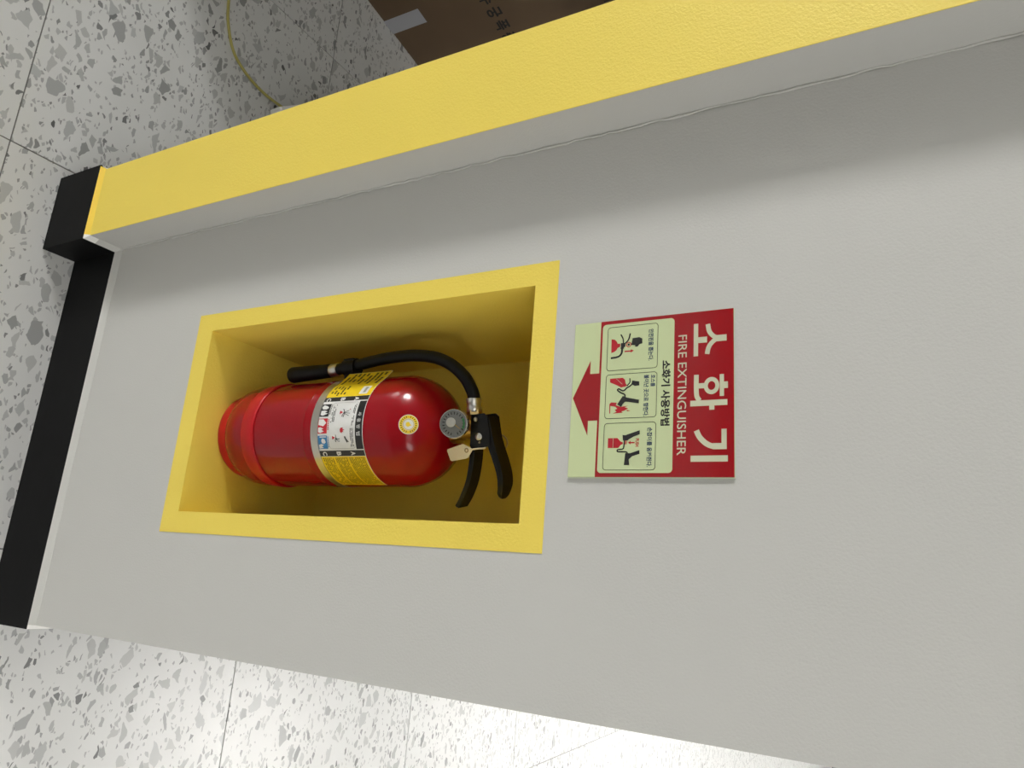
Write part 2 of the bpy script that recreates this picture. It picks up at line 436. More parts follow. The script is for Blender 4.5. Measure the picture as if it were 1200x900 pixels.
# ---- wrapped label; u runs along the circumference (degrees of room azimuth), z height in room space
A0 = math.degrees(ex.rotation_euler.z)
M_LY = mat('label yellow print', (.80, .58, .012), .33)
M_LW = mat('label white print', (.74, .74, .72), .33)
M_LK = mat('label black print', (.010, .010, .010), .33)
M_LR = mat('label red print', (.55, .015, .03), .33)
M_LB = mat('label blue print', (.03, .20, .45), .33)
M_LG = mat('label grey line', (.30, .30, .30), .4)
M_LT = mat('label dark fine print', (.035, .025, .006), .4)
def lab_r(th):
    return RB + .0003 + (max(0, -141 - th) / 20.0) ** 2 * .0075
def wrap_bm(bm, lay):
    for v in bm.verts:
        th, zz = v.co.x, v.co.y
        r = lab_r(th) + lay * .00012 + v.co.z; a = R_(th - A0)
        v.co = Vector((r * math.cos(a), r * math.sin(a), zz - ZO))
    return bm
def lab_rect(name, t0, z0, t1, z1, mt, lay, parent, n=None):
    n = n or max(1, int(abs(t1 - t0) / 2.5)); bm = bmesh.new()
    bot = [bm.verts.new((t0 + (t1 - t0) * k / n, z0, 0)) for k in range(n + 1)]
    top = [bm.verts.new((t0 + (t1 - t0) * k / n, z1, 0)) for k in range(n + 1)]
    for k in range(n): bm.faces.new((bot[k], bot[k + 1], top[k + 1], top[k]))
    return from_bm_keep(name, wrap_bm(bm, lay), mt, parent)
def from_bm_keep(name, bm, mt, parent):
    me = bpy.data.meshes.new(name); bm.to_mesh(me); bm.free()
    return link(name, me, mt, parent)
DEG = 180 / math.pi / RB   # metres of arc -> degrees
def lab_shapes(name, shapes, mt, lay, parent):
    return from_bm_keep(name, wrap_bm(shapes_to_bm(shapes), lay), mt, parent)
def lab_text(name, s, t0, z0, t1, z1, mt, lay, parent, bold=0.):
    bm = text_bm(s, 1, bold, fit=(t0, z0, t1, z1))
    return from_bm_keep(name, wrap_bm(bm, lay), mt, parent)
ZL0, ZL1 = .5540, .6222
lab = lab_rect('label', -161, ZL0, -8, ZL1 + .0008, M_LW, 0, ex, 60); lab['label'] = 'yellow, white and black instruction label'
lab_rect('yellow_panel', -160.6, ZL0, -117.2, ZL1, M_LY, 1, lab, 24)
lab_rect('yellow_panel', -53.8, ZL0, -8.3, ZL1, M_LY, 1, lab, 24)
lab_rect('black_strip', -117.0, ZL0, -111.6, ZL1, M_LK, 1, lab)
lab_rect('black_strip', -60.2, ZL0, -54.2, ZL1, M_LK, 1, lab)
lab_rect('title_bar', -110.4, .6118, -61.2, ZL1, M_LK, 1, lab)
for t0, zz0 in ((-116.2, -.0006), (-59.3, 0)):
    for ch, zc in (('A', .6052), ('B', .5838), ('C', .5620)):
        lab_text('letter', ch, t0 + .3, zc - .0033 + zz0, t0 + 4.4, zc + .0033 + zz0, M_LW, 2, lab, .03)
for ch, tc_ in (('사', -96), ('용', -89.6), ('방', -83.2), ('법', -76.6)):
    lab_text('letter', ch, tc_ - 1.9, .6140, tc_ + 1.9, .6195, M_LW, 2, lab, .012)
# thin grey border of the instruction panel
def ring_shape(x0, y0, x1, y1, rx, w_):   # rounded frame in (deg, m)
    k = DEG
    out = [(px * k + x0, py + y0) for px, py in rrect(0, 0, (x1 - x0) / k, y1 - y0, rx)]
    inn = [(px * k + x0 + w_ * k, py + y0 + w_) for px, py in rrect(0, 0, (x1 - x0) / k - 2 * w_, y1 - y0 - 2 * w_, max(rx - w_, .0003))]
    n = len(out)
    return [[[out[i], out[(i + 1) % n], inn[(i + 1) % n], inn[i]]] for i in range(n)]
lab_shapes('panel_outline', ring_shape(-109.6, .5722, -62.0, .6104, .0025, .00035), M_LG, 2, lab)
# three pictogram squares
sq = [(-108.6, -94.9, M_LK), (-92.9, -77.6, M_LR), (-75.6, -62.2, M_LB)]
for t0, t1, mt in sq: lab_rect('pictogram', t0, .5548, t1, .5690, mt, 2, lab)
def S(t0, t1, pts): return [[(t0 + (t1 - t0) * x, .5548 + .0142 * y) for x, y in pts]]
a, b, _ = sq[0]
lab_shapes('pictogram_mark', [S(a, b, [(.08, .25), (.2, .7), (.33, .85), (.45, .6), (.42, .2), (.25, .08)]), S(a, b, [(.55, .1), (.52, .45), (.6, .8), (.72, .55), (.78, .9), (.93, .4), (.88, .1)])], M_LW, 3, lab)
a, b, _ = sq[1]
lab_shapes('pictogram_mark', [S(a, b, [(.04, .04), (.06, .55), (.3, .9), (.52, .6), (.42, .04)]), S(a, b, [(.6, .05), (.58, .3), (.68, .62), (.75, .4), (.85, .7), (.96, .3), (.9, .05)])], M_LW, 3, lab)
a, b, _ = sq[2]
lab_shapes('pictogram_mark', [S(a, b, [(.2, .5), (.28, .75), (.5, .85), (.62, .65), (.55, .4), (.35, .35)]), S(a, b, [(.68, .06), (.62, .35), (.72, .6), (.8, .35), (.92, .55), (.97, .06)]), S(a, b, [(.06, .2), (.06, .9), (.14, .92), (.14, .2)])], M_LW, 3, lab)
for (t0, t1, _), mt in zip(sq, (M_LK, M_LR, M_LB)):
    dsh = [[rect(t0 + 1 + k * 1.9, .5700, t0 + 2.2 + k * 1.9, .5714)] for k in range(6)]
    lab_shapes('caption', dsh, mt, 3, lab)
# small drawings inside the panel
def star(cx, cy, pts): return [[(cx + x * DEG / 1000, cy + y / 1000) for x, y in pts]]
bottle = [(-2.2, -2.4), (2.2, -2.4), (.7, .4), (.7, 1.6), (-.7, 1.6), (-.7, .4)]
lab_shapes('drawing', [star(-98.5, .5885, bottle)], M_LR, 2, lab)
lab_shapes('drawing', [star(-73.2, .5795, bottle)], M_LR, 2, lab)
lab_shapes('drawing', [star(-80.2, .5925, [(-3.2, -2), (-1.2, -3.4), (1.6, -3), (3.4, -.5), (1.6, 0), (2.2, 2.6), (.3, .8), (-.4, 4), (-1.6, .6), (-3.2, 1.4)])], M_LR, 2, lab)
lab_shapes('drawing', [star(-101.5, .6008, [(-.7, -1), (.1, -1), (.7, 1), (0, .6)])], M_LR, 2, lab)
def stk(cx, cy, pts, w_):
    return [[(cx + x * DEG / 1000, cy + y / 1000) for x, y in stroke2d(sp2(pts, 4), w_)]]
lab_shapes('drawing', [stk(-98.5, .5885, [(-3.6, 1.5), (-3.0, 3.2), (0, 3.6), (3, 2.4), (5.2, 1.2)], .9), stk(-98.5, .5885, [(-1, 3.4), (2, 4.6), (6, 3.6)], .9),
                       stk(-98.5, .5885, [(0, 4.4), (1, 8), (1.6, 13)], .5), stk(-98.5, .5885, [(1, 4.6), (3, 8), (4.4, 12)], .5), stk(-98.5, .5885, [(0, 4.2), (-1, 8), (-2, 11)], .5)], M_LK, 2, lab)
lab_shapes('drawing', [stk(-73.2, .5795, [(-3.4, 3), (0, 3.3), (3.4, 2.3), (5, 3.5)], .9), stk(-73.2, .5795, [(0, 3), (1.8, 6), (1.2, 9)], .8), stk(-73.2, .5795, [(1, 3), (4, 6.4), (4.2, 9)], .7)], M_LK, 2, lab)
lab_shapes('drawing', [stk(-71.2, .5980, [(-3.6, -2), (0, 0), (3.4, 2)], 2.0), stk(-71.2, .5980, [(-1, 0), (1, 1.8), (3.2, 4)], .7)], M_LK, 2, lab)
# lines of fine print
def fine(t0, z0, t1, z1, rows, mt, name, dens=.8, seed=1, l0=.5, l1=1.5):
    rng = random.Random(seed); sh = []
    for r in range(rows):
        zc = z1 - (r + .5) * (z1 - z0) / rows; h = (z1 - z0) / rows * .26; t = t0
        while t < t1:
            l = rng.uniform(l0, l1)
            if rng.random() < dens and t + l < t1: sh.append([rect(t, zc - h, t + l, zc + h)])
            t += l + .35
    lab_shapes(name, sh, mt, 2, lab)
fine(-107, .6058, -84, .6095, 2, M_LK, 'fine_print', .85, 3)
fine(-82, .6038, -63, .6095, 3, M_LK, 'fine_print', .85, 4)
fine(-107.5, .5732, -88, .5795, 3, M_LK, 'fine_print', .8, 5)
fine(-52.5, .5970, -12, .6205, 11, M_LT, 'fine_print', .92, 6)
fine(-52.5, .5760, -12, .5945, 9, M_LT, 'fine_print', .9, 7)
fine(-52.5, .5565, -12, .5735, 6, M_LT, 'fine_print', .75, 8)
fine(-159, .5575, -136, .6195, 9, M_LT, 'fine_print', .85, 9, 3.0, 6.0)
fine(-134, .5570, -119, .5830, 5, M_LT, 'fine_print', .8, 10, 1.5, 4.0)
lab_rect('white_box', -131.8, .6035, -119.6, .6160, M_LW, 2, lab)
lab_shapes('serial_number', [[rect(-129.5 + k * 1.4, .6085, -128.7 + k * 1.4, .6125)] for k in range(6)], M_LK, 3, lab)

# round inspection sticker on the dome
def on_dome(th, phi, off=.0):
    """room azimuth th, elevation parameter phi on the dome (degrees) -> local point and normal"""
    a = R_(th - A0); p = R_(phi)
    q = Vector((RB * math.cos(p) * math.cos(a), RB * math.cos(p) * math.sin(a), .2776 + .064 * math.sin(p)))
    n = Vector((q.x / RB ** 2, q.y / RB ** 2, (q.z - .2776) / .064 ** 2)).normalized()
    return q + n * off, n
def dome_disc(name, r_out, r_in, mt, lay, parent, th=-85.0, phi=35.0, shapes=None):
    q, n = on_dome(th, phi)
    up = (Vector((0, 0, 1)) - n * n.z).normalized(); rt = up.cross(n).normalized()
    if shapes is None:
        if r_in: bm = shapes_to_bm([[[(r_out * math.cos(a1), r_out * math.sin(a1)), (r_out * math.cos(a2), r_out * math.sin(a2)), (r_in * math.cos(a2), r_in * math.sin(a2)), (r_in * math.cos(a1), r_in * math.sin(a1))]] for a1, a2 in [(2 * math.pi * k / 40, 2 * math.pi * (k + 1) / 40) for k in range(40)]])
        else:
            bm = bmesh.new(); rings = []
            for i in range(5):
                rr = r_out * i / 4
                rings.append([bm.verts.new((rr * math.cos(2 * math.pi * k / 40), rr * math.sin(2 * math.pi * k / 40), 0)) for k in range(40)] if i else [bm.verts.new((0, 0, 0))])
            for k in range(40): bm.faces.new((rings[0][0], rings[1][k], rings[1][(k + 1) % 40]))
            for i in range(1, 4):
                for k in range(40): bm.faces.new((rings[i][k], rings[i + 1][k], rings[i + 1][(k + 1) % 40], rings[i][(k + 1) % 40]))
    elif isinstance(shapes, bmesh.types.BMesh): bm = shapes
    else: bm = shapes_to_bm(shapes)
    for v in bm.verts:
        p3 = q + rt * v.co.x + up * v.co.y
        c = Vector((p3.x / RB, p3.y / RB, (p3.z - .2776) / .064)); c.normalize()
        s = Vector((c.x * RB, c.y * RB, .2776 + c.z * .064)); v.co = s + n * (.0003 + lay * .00012 + v.co.z)
    return from_bm_keep(name, bm, mt, parent)
stc = dome_disc('round_sticker', .0114, 0, M_LW, 0, ex); stc['label'] = 'round yellow and white inspection sticker'
dome_disc('yellow_ring', .0106, .0068, M_LY, 1, stc)
dome_disc('gold_ring', .0063, .0057, M_BRASS, 1, stc)
dome_disc('flame_mark', 0, 0, M_LY, 1, stc, shapes=[[[(-.0030, -.0005), (-.0015, -.0030), (.0015, -.0030), (.0030, -.0005), (.0018, .0012), (.0010, .0036), (-.0006, .0016), (-.0018, .0014)]]])
sh = []
for k in range(22):
    a = 2 * math.pi * k / 22; r0, r1, hw = .0076, .0097, .0007
    if k in (0, 11): continue
    c_, s_ = math.cos(a), math.sin(a)
    sh.append([[(r0 * c_ - hw * s_, r0 * s_ + hw * c_), (r1 * c_ - hw * s_, r1 * s_ + hw * c_), (r1 * c_ + hw * .2 * s_, r1 * s_ - hw * .2 * c_), (r0 * c_ + hw * .2 * s_, r0 * s_ - hw * .2 * c_)]])
dome_disc('fine_print', 0, 0, M_LT, 2, stc, shapes=sh)

# ---- valve; local x runs to the right of the cylinder axis, -y to the viewer
def E3(l, z, d=0.): return Vector((l, -d, z - ZO))
valve = lathe('valve_body', [(0, .340), (.0165, .340), (.0168, .3465), (.0135, .3475), (.0135, .3520), (.0118, .3530), (.0118, .3740), (.0100, .3760), (0, .3760)], M_BRASS, ex, 32)
lathe('hose_outlet', [(0, 0), (.0078, 0), (.0078, .012), (.0092, .0125), (.0092, .0180), (0, .0180)], M_BRASS, valve, 6, axis_matrix(E3(-.004, .7325), (-1, 0, 0)), angle=20)
fer = lathe('hose_ferrule', [(0, 0), (.0084, 0), (.0088, .0008), (.0088, .0055), (.0083, .0062), (.0083, .0100), (.0088, .0107), (.0088, .0152), (.0084, .016), (0, .016)], M_ALU, ex, 32, axis_matrix(E3(-.0195, .7322), (-1, 0, 0)))
# gauge
gd = Vector((-.05, -1.0, .30)).normalized()
gc = E3(-.0065, .7235, .030)
g = lathe('pressure_gauge', [(0, -.012), (.0062, -.012), (.0062, -.009), (.0140, -.0085), (.0160, -.007), (.0170, -.003), (.0170, .0008), (.0163, .0018), (.0150, .0018), (.0148, .0006), (0, .0006)], M_CHROME, ex, 48, axis_matrix(gc, gd))
tube('gauge_stem', [gc - gd * .010, E3(-.002, .722, 0)], .0062, M_BRASS, g, 16)
GM = axis_matrix(gc, gd)
lathe('gauge_back', [(0, -.0135), (.010, -.0130), (.0155, -.0085), (.0165, -.0060), (.0155, -.0060), (.013, -.0085), (0, -.0090)], M_BRASS, g, 40, GM)
M_DIAL = mat('gauge dial', (.24, .25, .25), .35)
def gauge_print(name, shapes, mt, z):
    bm = shapes_to_bm(shapes)
    for v in bm.verts: v.co.z += z
    bm.transform(GM); return from_bm_keep(name, bm, mt, g)
gauge_print('dial', [[circ(0, 0, .0148, 40)]], M_DIAL, .0009)
gauge_print('dial_marks', [[[(r1 * math.cos(a), r1 * math.sin(a)), (r2 * math.cos(a), r2 * math.sin(a)), (r2 * math.cos(a + .09), r2 * math.sin(a + .09)), (r1 * math.cos(a + .09), r1 * math.sin(a + .09))]] for a in [R_(20 + 17 * k) for k in range(20)] for r1, r2 in [(.0104, .0132)]], M_LK, .0010)
arc = [(.0120 * math.cos(R_(a)), .0120 * math.sin(R_(a))) for a in range(60, 121, 10)]
gauge_print('green_zone', [[stroke2d(arc, .002)]], mat('gauge green zone', (.05, .30, .10), .4), .0012)
gauge_print('needle', [[stroke2d([(0, 0), (.0060, .0075)], [.0016, .0005])]], M_BRASS, .0014)
lathe('gauge_hub', [(.0054, .0009), (.0054, .0030), (.0049, .0034), (0, .0034)], M_LW, g, 32, GM @ Matrix.Translation((-.0016, -.0030, 0)))
M_GLASS = bpy.data.materials.new('gauge glass'); M_GLASS.use_nodes = True
bg = M_GLASS.node_tree.nodes['Principled BSDF']; bg.inputs['Transmission Weight'].default_value = 1; bg.inputs['Roughness'].default_value = .02; bg.inputs['IOR'].default_value = 1.2
lathe('gauge_glass', [(.0150, .0036), (.0146, .0042), (0, .0044)], M_GLASS, g, 40, GM)

# levers: bent metal strips with folded sides
def channel(name, cen, widths, th, flange, mt, parent):
    """cen: list of (lat, z); widths: half depth per point; flange: side fold depth per point"""
    cs = spline([(p[0], p[1], 0) for p in cen], 6); n = len(cs)
    def lerp(arr, i):
        t = i / (n - 1) * (len(arr) - 1); k = min(int(t), len(arr) - 2); return arr[k] + (arr[k + 1] - arr[k]) * (t - k)
    bm = bmesh.new(); rows = []
    for i, c in enumerate(cs):
        a = cs[max(i - 1, 0)]; b = cs[min(i + 1, n - 1)]; d = (b - a).normalized(); nr = Vector((-d.y, d.x, 0))
        hw = lerp(widths, i); fl = lerp(flange, i)
        sec = [(-hw, -fl), (-hw, 0 - .0008), (-hw + .0012, th / 2), (hw - .0012, th / 2), (hw, -.0008), (hw, -fl), (hw - th, -fl), (hw - th, -th * .6), (-hw + th, -th * .6), (-hw + th, -fl)]
        rows.append([bm.verts.new(E3(c.x + nr.x * q, c.y + nr.y * q, -dd)) for dd, q in sec])
    for a, b in zip(rows, rows[1:]):
        for k in range(10):
            j = (k + 1) % 10; bm.faces.new((a[k], a[j], b[j], b[k]))
    bm.faces.new(rows[0]); bm.faces.new(rows[-1])
    return from_bm(name, bm, mt, parent, angle=35)
lev = channel('squeeze_lever', [(-.0130, .7560), (.000, .7588), (.018, .7628), (.038, .7690), (.052, .7722), (.064, .7722), (.0745, .7690), (.0790, .7665)],
              [.0110, .0115, .0125, .0130, .0130, .0128, .0105, .0050], .0022, [.008, .008, .007, .006, .0055, .005, .004, .0026], M_BLKP, ex)
han = channel('carry_handle', [(-.0100, .7390), (.006, .7385), (.020, .7365), (.040, .7335), (.060, .7285), (.078, .7200), (.0895, .7120)],
              [.0105, .0105, .0110, .0112, .0112, .0112, .0108], .0022, [.003, .003, .004, .004, .004, .004, .0035], M_BLKP, ex)
# side plates joining handle and lever
bm = bmesh.new()
pl = [(-.0160, .7365), (.0195, .7335), (.0215, .7400), (.0205, .7590), (.008, .7600), (-.0135, .7575), (-.0172, .7530)]
for d0, d1 in ((.0118, .0138), (-.0138, -.0118)):
    f1 = [bm.verts.new(E3(x, z, d0)) for x, z in pl]; f2 = [bm.verts.new(E3(x, z, d1)) for x, z in pl]
    bm.faces.new(f1); bm.faces.new(f2)
    for k in range(len(pl)): j = (k + 1) % len(pl); bm.faces.new((f1[k], f1[j], f2[j], f2[k]))
br = from_bm('lever_bracket', bm, M_BLKP, ex)
for (x, z), r in (((-.0107, .7425), .0026), ((.0090, .7455), .0042)):
    lathe('rivet', [(0, -.030), (r * .6, -.030), (r * .6, 0), (r, 0), (r, .0008), (r * .7, .0018), (0, .0020)], M_ALU, br, 20, axis_matrix(E3(x, z, .0138), (0, -1, 0)))
# safety pin with its ring, seal tag with tie
M_WIRE = mat('pin wire', (.45, .36, .22), .35, 1.0)
pin = tube('safety_pin', [E3(.0155, .7470, .0155), E3(.0155, .7470, -.0220)], .0012, M_WIRE, ex, 10)
tube('pin_ring', [E3(.0165 + .0090 * math.cos(R_(a)), .7520 + .0098 * math.sin(R_(a)), -.0230 - .002 * math.cos(R_(a))) for a in range(0, 360, 15)], .0010, M_WIRE, pin, 8, True)
M_TAG = mat('beige plastic tag', (.72, .62, .43), .45)
tg = [(.0222, .6952), (.0165, .7160), (.0178, .7190), (.0222, .7277), (.0244, .7277), (.0317, .7225), (.0330, .7200), (.0358, .7005), (.0345, .6985), (.0240, .6945)]
dz = .0205 * .62
bm = bmesh.new()
f1 = [bm.verts.new(E3(x, z + dz, .0200)) for x, z in tg]; f2 = [bm.verts.new(E3(x, z + dz, .0212)) for x, z in tg]
bm.faces.new(f1); bm.faces.new(f2)
for k in range(len(tg)): j = (k + 1) % len(tg); bm.faces.new((f1[k], f1[j], f2[j], f2[k]))
tgo = from_bm('seal_tag', bm, M_TAG, ex)
tube('eyelet', [E3(.0238 + .0021 * math.cos(R_(a)), .7208 + dz + .0021 * math.sin(R_(a)), .0213) for a in range(0, 360, 24)], .0008, M_WIRE, tgo, 8, True)
tube('tie', spline([E3(.0230, .7272 + dz, .0206), E3(.0222, .7400 + dz * .6, .0185), E3(.0220, .7475 + .006, .0150), E3(.0200, .7500, .0090)], 6), .0010, M_TAG, tgo, 8)

# hose, nozzle and clip
hp = spline([E3(-.0300, .7325), E3(-.0345, .7327), E3(-.0441, .7303), E3(-.0607, .7208), E3(-.0768, .7023), E3(-.0872, .6783), E3(-.0918, .6482), E3(-.0920, .6169), E3(-.0893, .5845), E3(-.0862, .5600), E3(-.0838, .5340), E3(-.0830, .5280)], 8)
tube('hose', hp, .0074, M_RUB, ex, 24)
lathe('nozzle_collar', [(0, 0), (.0080, 0), (.0084, .0006), (.0084, .0125), (.0080, .0130), (0, .0130)], M_ALU, ex, 32, axis_matrix(E3(-.0829, .5290), (.055, 0, -1)))
lathe('nozzle', [(0, 0), (.0084, 0), (.0090, .002), (.0106, .060), (.0109, .068), (.0101, .0705), (.0075, .0705), (.006, .060), (0, .060)], M_RUB, ex, 32, axis_matrix(E3(-.0823, .5170), (.02, 0, -1)))
clip = tube('hose_clip', [E3(-.0846 + .0005, .5480 + .0, 0) + Vector((0, 0, .0)) + Vector((.0, 0, k * .0048 - .007)) for k in range(5)], .0108, M_RUB, ex, 20)
box('clip_foot', (-.0770, -.0055, .5415 - ZO), (-.0686, .0055, .5560 - ZO), M_RUB, clip, .0012)
box('clip_tab', (-.0755, -.004, .5560 - ZO), (-.0715, .004, .5660 - ZO), M_RUB, clip, .001)
box('clip_tab', (-.0955, -.006, .5420 - ZO), (-.0925, .006, .5580 - ZO), M_RUB, clip, .001)

# ------------------------------------------------------------------ wall sign
sx, sz, sw, shh, st_ = .0724, .896, 147.2, 149.0, .0026
M_PL = mat('glow pale green plate', (.56, .63, .35), .12, coat=.3)
M_SR = mat('sign red print', (.30, .003, .007), .10, coat=.3)
M_SC = mat('sign cream lettering', (.57, .57, .41), .10, coat=.3)
M_SP = mat('sign pale green panel', (.54, .61, .345), .10, coat=.3)
M_SK = mat('sign black print', (.012, .012, .012), .12, coat=.3)
M_SN = mat('sign navy caption', (.008, .028, .085), .12, coat=.3)
M_SRP = mat('sign pictogram red', (.42, .010, .020), .12, coat=.3)
M_EDGE = mat('clear acrylic sheet', (.62, .66, .52), .08, coat=.3)
sign = empty('wall_sign', (sx, 0, sz))
tag(sign, 'square red and pale green fire extinguisher sign on the grey wall', 'sign')
box('plate', (0, -st_, 0), (sw / 1000, -.0002, shh / 1000), M_PL, sign, .0003, 1)
box('backing', (-.0006, -.0009, -.0006), (sw / 1000 + .0010, -.0001, shh / 1000 + .0004), M_EDGE, sign)
def put(name, bm, mt, lay, parent=None):
    for v in bm.verts: v.co = Vector((v.co.x / 1000, -st_ - .00009 * (lay + 1) - v.co.z, v.co.y / 1000))
    for f in bm.faces:
        f.normal_update()
        if f.normal.y > 0: f.normal_flip()
    return from_bm_keep(name, bm, mt, parent or sign)
def prt(name, shapes, mt, lay, parent=None): return put(name, shapes_to_bm(shapes), mt, lay, parent)
def txt(name, s, fit, mt, lay, bold=0, parent=None, spacing=1.0): return put(name, text_bm(s, 1, bold, spacing, fit), mt, lay, parent)
red = prt('red_field', [[[(0, 26.8), (50.6, 26.8), (50.6, 17.8), (37.4, 17.8), (73.2, 1.5), (109.4, 17.8), (95.4, 17.8), (95.4, 26.8), (sw, 26.8), (sw, shh), (0, shh)]]], M_SR, 0)
prt('instruction_panel', [[rrect(3.4, 28.8, 143.6, 97.3, 3.5)]], M_SP, 1)
def frame_shape(x0, y0, x1, y1, r, w_):
    out = rrect(x0, y0, x1, y1, r); inn = rrect(x0 + w_, y0 + w_, x1 - w_, y1 - w_, r - w_); n = len(out)
    return [[[out[i], out[(i + 1) % n], inn[(i + 1) % n], inn[i]]] for i in range(n)]
for x0, x1 in ((6.5, 49.2), (52.6, 94.4), (98.4, 141.2)): prt('panel_frame', frame_shape(x0, 33.9, x1, 82.4, 3.0, .45), M_SK, 2)
# large hangul, built stroke by stroke
def glyph(name, shapes): return prt(name, shapes, M_SC, 1)
siot_l = sp2([(25.9, 137.5), (25.2, 133.6), (22.3, 130.2), (18.5, 128.0), (12.5, 127.0)], 6)
siot_r = sp2([(26.7, 137.5), (27.4, 133.6), (30.4, 130.0), (34.4, 127.6), (40.0, 126.4)], 6)
glyph('letter', [[rect(23.5, 133.0, 29.2, 143.0)], [stroke2d(siot_l, [4.0] * len(siot_l))], [stroke2d(siot_r, [4.0] * len(siot_r))],
                 [rect(24.0, 118.4, 29.4, 126.3)], [rect(11.3, 114.7, 41.3, 118.6)]])
ring = [[[(68.6 + 7.6 * math.cos(a1), 130.3 + 6.6 * math.sin(a1)), (68.6 + 7.6 * math.cos(a2), 130.3 + 6.6 * math.sin(a2)), (68.6 + 3.9 * math.cos(a2), 130.3 + 3.2 * math.sin(a2)), (68.6 + 3.9 * math.cos(a1), 130.3 + 3.2 * math.sin(a1))]] for a1, a2 in [(2 * math.pi * k / 36, 2 * math.pi * (k + 1) / 36) for k in range(36)]]
obar = sp2([(58.2, 117.3), (66, 117.2), (74, 117.4), (78, 118.0), (81.4, 120.2)], 6)
glyph('letter', [[rect(59.0, 137.2, 78.2, 140.7)], [rect(65.7, 140.7, 71.5, 144.0)]] + ring +
      [[rect(66.0, 118.5, 70.6, 124.6)], [stroke2d(obar, 4.1)], [rect(81.2, 112.2, 86.2, 143.5)], [rect(86.2, 128.4, 89.8, 132.7)]])
gcv = sp2([(121.2, 142.8), (121.2, 136.0), (121.0, 131.0), (119.4, 127.0), (116.6, 123.4), (112.6, 120.0), (107.4, 117.6)], 6)
glyph('letter', [[rect(106.6, 138.6, 123.8, 142.8)], [stroke2d(gcv, [5.2] * 12 + [4.6] * (len(gcv) - 12))], [rect(129.0, 112.9, 134.2, 143.7)]])
txt('english_line', 'FIRE EXTINGUISHER', (20.6, 100.9, 128.6, 108.7), M_SC, 1, .002)
txt('title_line', '소화기 사용방법', (42.9, 86.2, 102.4, 94.4), M_SK, 2, .034)
txt('caption', '안전핀을 뽑는다.', (11.9, 73.6, 41.9, 78.4), M_SN, 2, .026)
txt('caption', '호스를', (55.3, 76.5, 66.4, 80.7), M_SN, 2, .026)
txt('caption', '불이난 곳으로 향한다.', (55.0, 70.2, 93.4, 75.0), M_SN, 2, .026)
txt('caption', '손잡이를 움켜쥔다.', (103.4, 74.4, 138.4, 79.1), M_SN, 2, .026)
def line(pts, w_, n=5): return [stroke2d(sp2(pts, n), w_)]
# pictogram 1: pulling the pin
p1 = prt('pictogram', [[[(18.3, 37.8), (18.9, 41.0), (21.0, 43.0), (23.2, 44.0), (23.4, 46.5), (26.4, 46.6), (27.2, 44.2), (29.4, 43.0), (31.0, 41.0), (31.7, 38.0)]],
                       [rect(30.7, 51.0, 32.0, 57.1)], [[(29.6, 56.8), (31.2, 60.0), (32.8, 56.9)]]] +
         [[[(25.0 + 2.6 * math.cos(a1), 54.8 + 2.6 * math.sin(a1)), (25.0 + 2.6 * math.cos(a2), 54.8 + 2.6 * math.sin(a2)), (25.0 + 1.8 * math.cos(a2), 54.8 + 1.8 * math.sin(a2)), (25.0 + 1.8 * math.cos(a1), 54.8 + 1.8 * math.sin(a1))]] for a1, a2 in [(2 * math.pi * k / 20, 2 * math.pi * (k + 1) / 20) for k in range(20)]], M_SRP, 2)
prt('pictogram_hand', [line([(14.4, 46.8), (18.8, 49.1), (23.6, 49.6)], 1.2), line([(14.2, 56.0), (19.4, 54.8), (22.0, 53.0), (24.0, 50.6)], 1.3), [rect(23.0, 47.2, 27.0, 51.6)], [rect(27.0, 47.0, 28.6, 50.2)],
                       line([(28.1, 48.4), (32.2, 48.3), (35.2, 46.4), (36.4, 43.0), (36.8, 37.8)], 1.8),
                       [circ(25.0, 54.8, 1.1, 12)],
                       [[(19.1, 58.4), (18.7, 64.8), (20.3, 67.6), (25.0, 67.8), (25.4, 65.2), (27.7, 63.3), (27.4, 60.6), (26.2, 61.4), (25.6, 57.2)]]], M_SK, 3, p1)
# pictogram 2: aiming the nozzle at the fire
p2 = prt('pictogram', [[[(56.7, 37.9), (56.4, 50.1), (58.4, 52.4), (62.3, 53.2), (63.7, 54.6), (64.9, 52.8), (65.6, 48.8), (63.4, 45.0), (60.1, 38.0)]],
                       [[(80.6, 38.2), (79.1, 39.8), (79.6, 45.2), (82.0, 44.6), (83.6, 49.0), (82.9, 56.3), (84.1, 52.8), (85.4, 56.1), (87.2, 53.0), (88.0, 50.0), (89.2, 51.2), (89.6, 41.6), (88.1, 45.3), (86.3, 43.5), (85.2, 45.8), (83.4, 44.0), (82.4, 39.2), (89.4, 39.2), (89.4, 38.4)]],
                       [[(86.6, 54.6), (87.7, 58.6), (88.0, 55.2)]]], M_SRP, 2)
prt('pictogram_line', [[stroke2d([(56.9, 43.9), (62.6, 49.9)], .25)], [stroke2d([(56.4, 47.0), (57.0, 47.0)], .25)]], M_SC, 3, p2)
prt('pictogram_hand', [line([(57.4, 56.9), (61.3, 57.0), (64.4, 54.4)], 1.0), line([(62.6, 59.6), (64.6, 57.4), (66.2, 54.4), (68.2, 52.3), (68.6, 50.2), (66.8, 46.8), (67.9, 45.6), (70.4, 48.6), (72.3, 52.4), (74.6, 52.8)], 1.3),
                       [[(59.5, 59.4), (60.3, 62.5), (60.8, 65.8), (64.5, 66.1), (64.8, 61.8), (63.0, 58.6)]],
                       [[(73.6, 50.8), (75.3, 54.9), (77.9, 66.2), (81.1, 66.0), (79.2, 55.0), (79.2, 53.0), (81.0, 51.2), (83.8, 49.5), (81.2, 45.8), (77.0, 48.5)]]], M_SK, 3, p2)
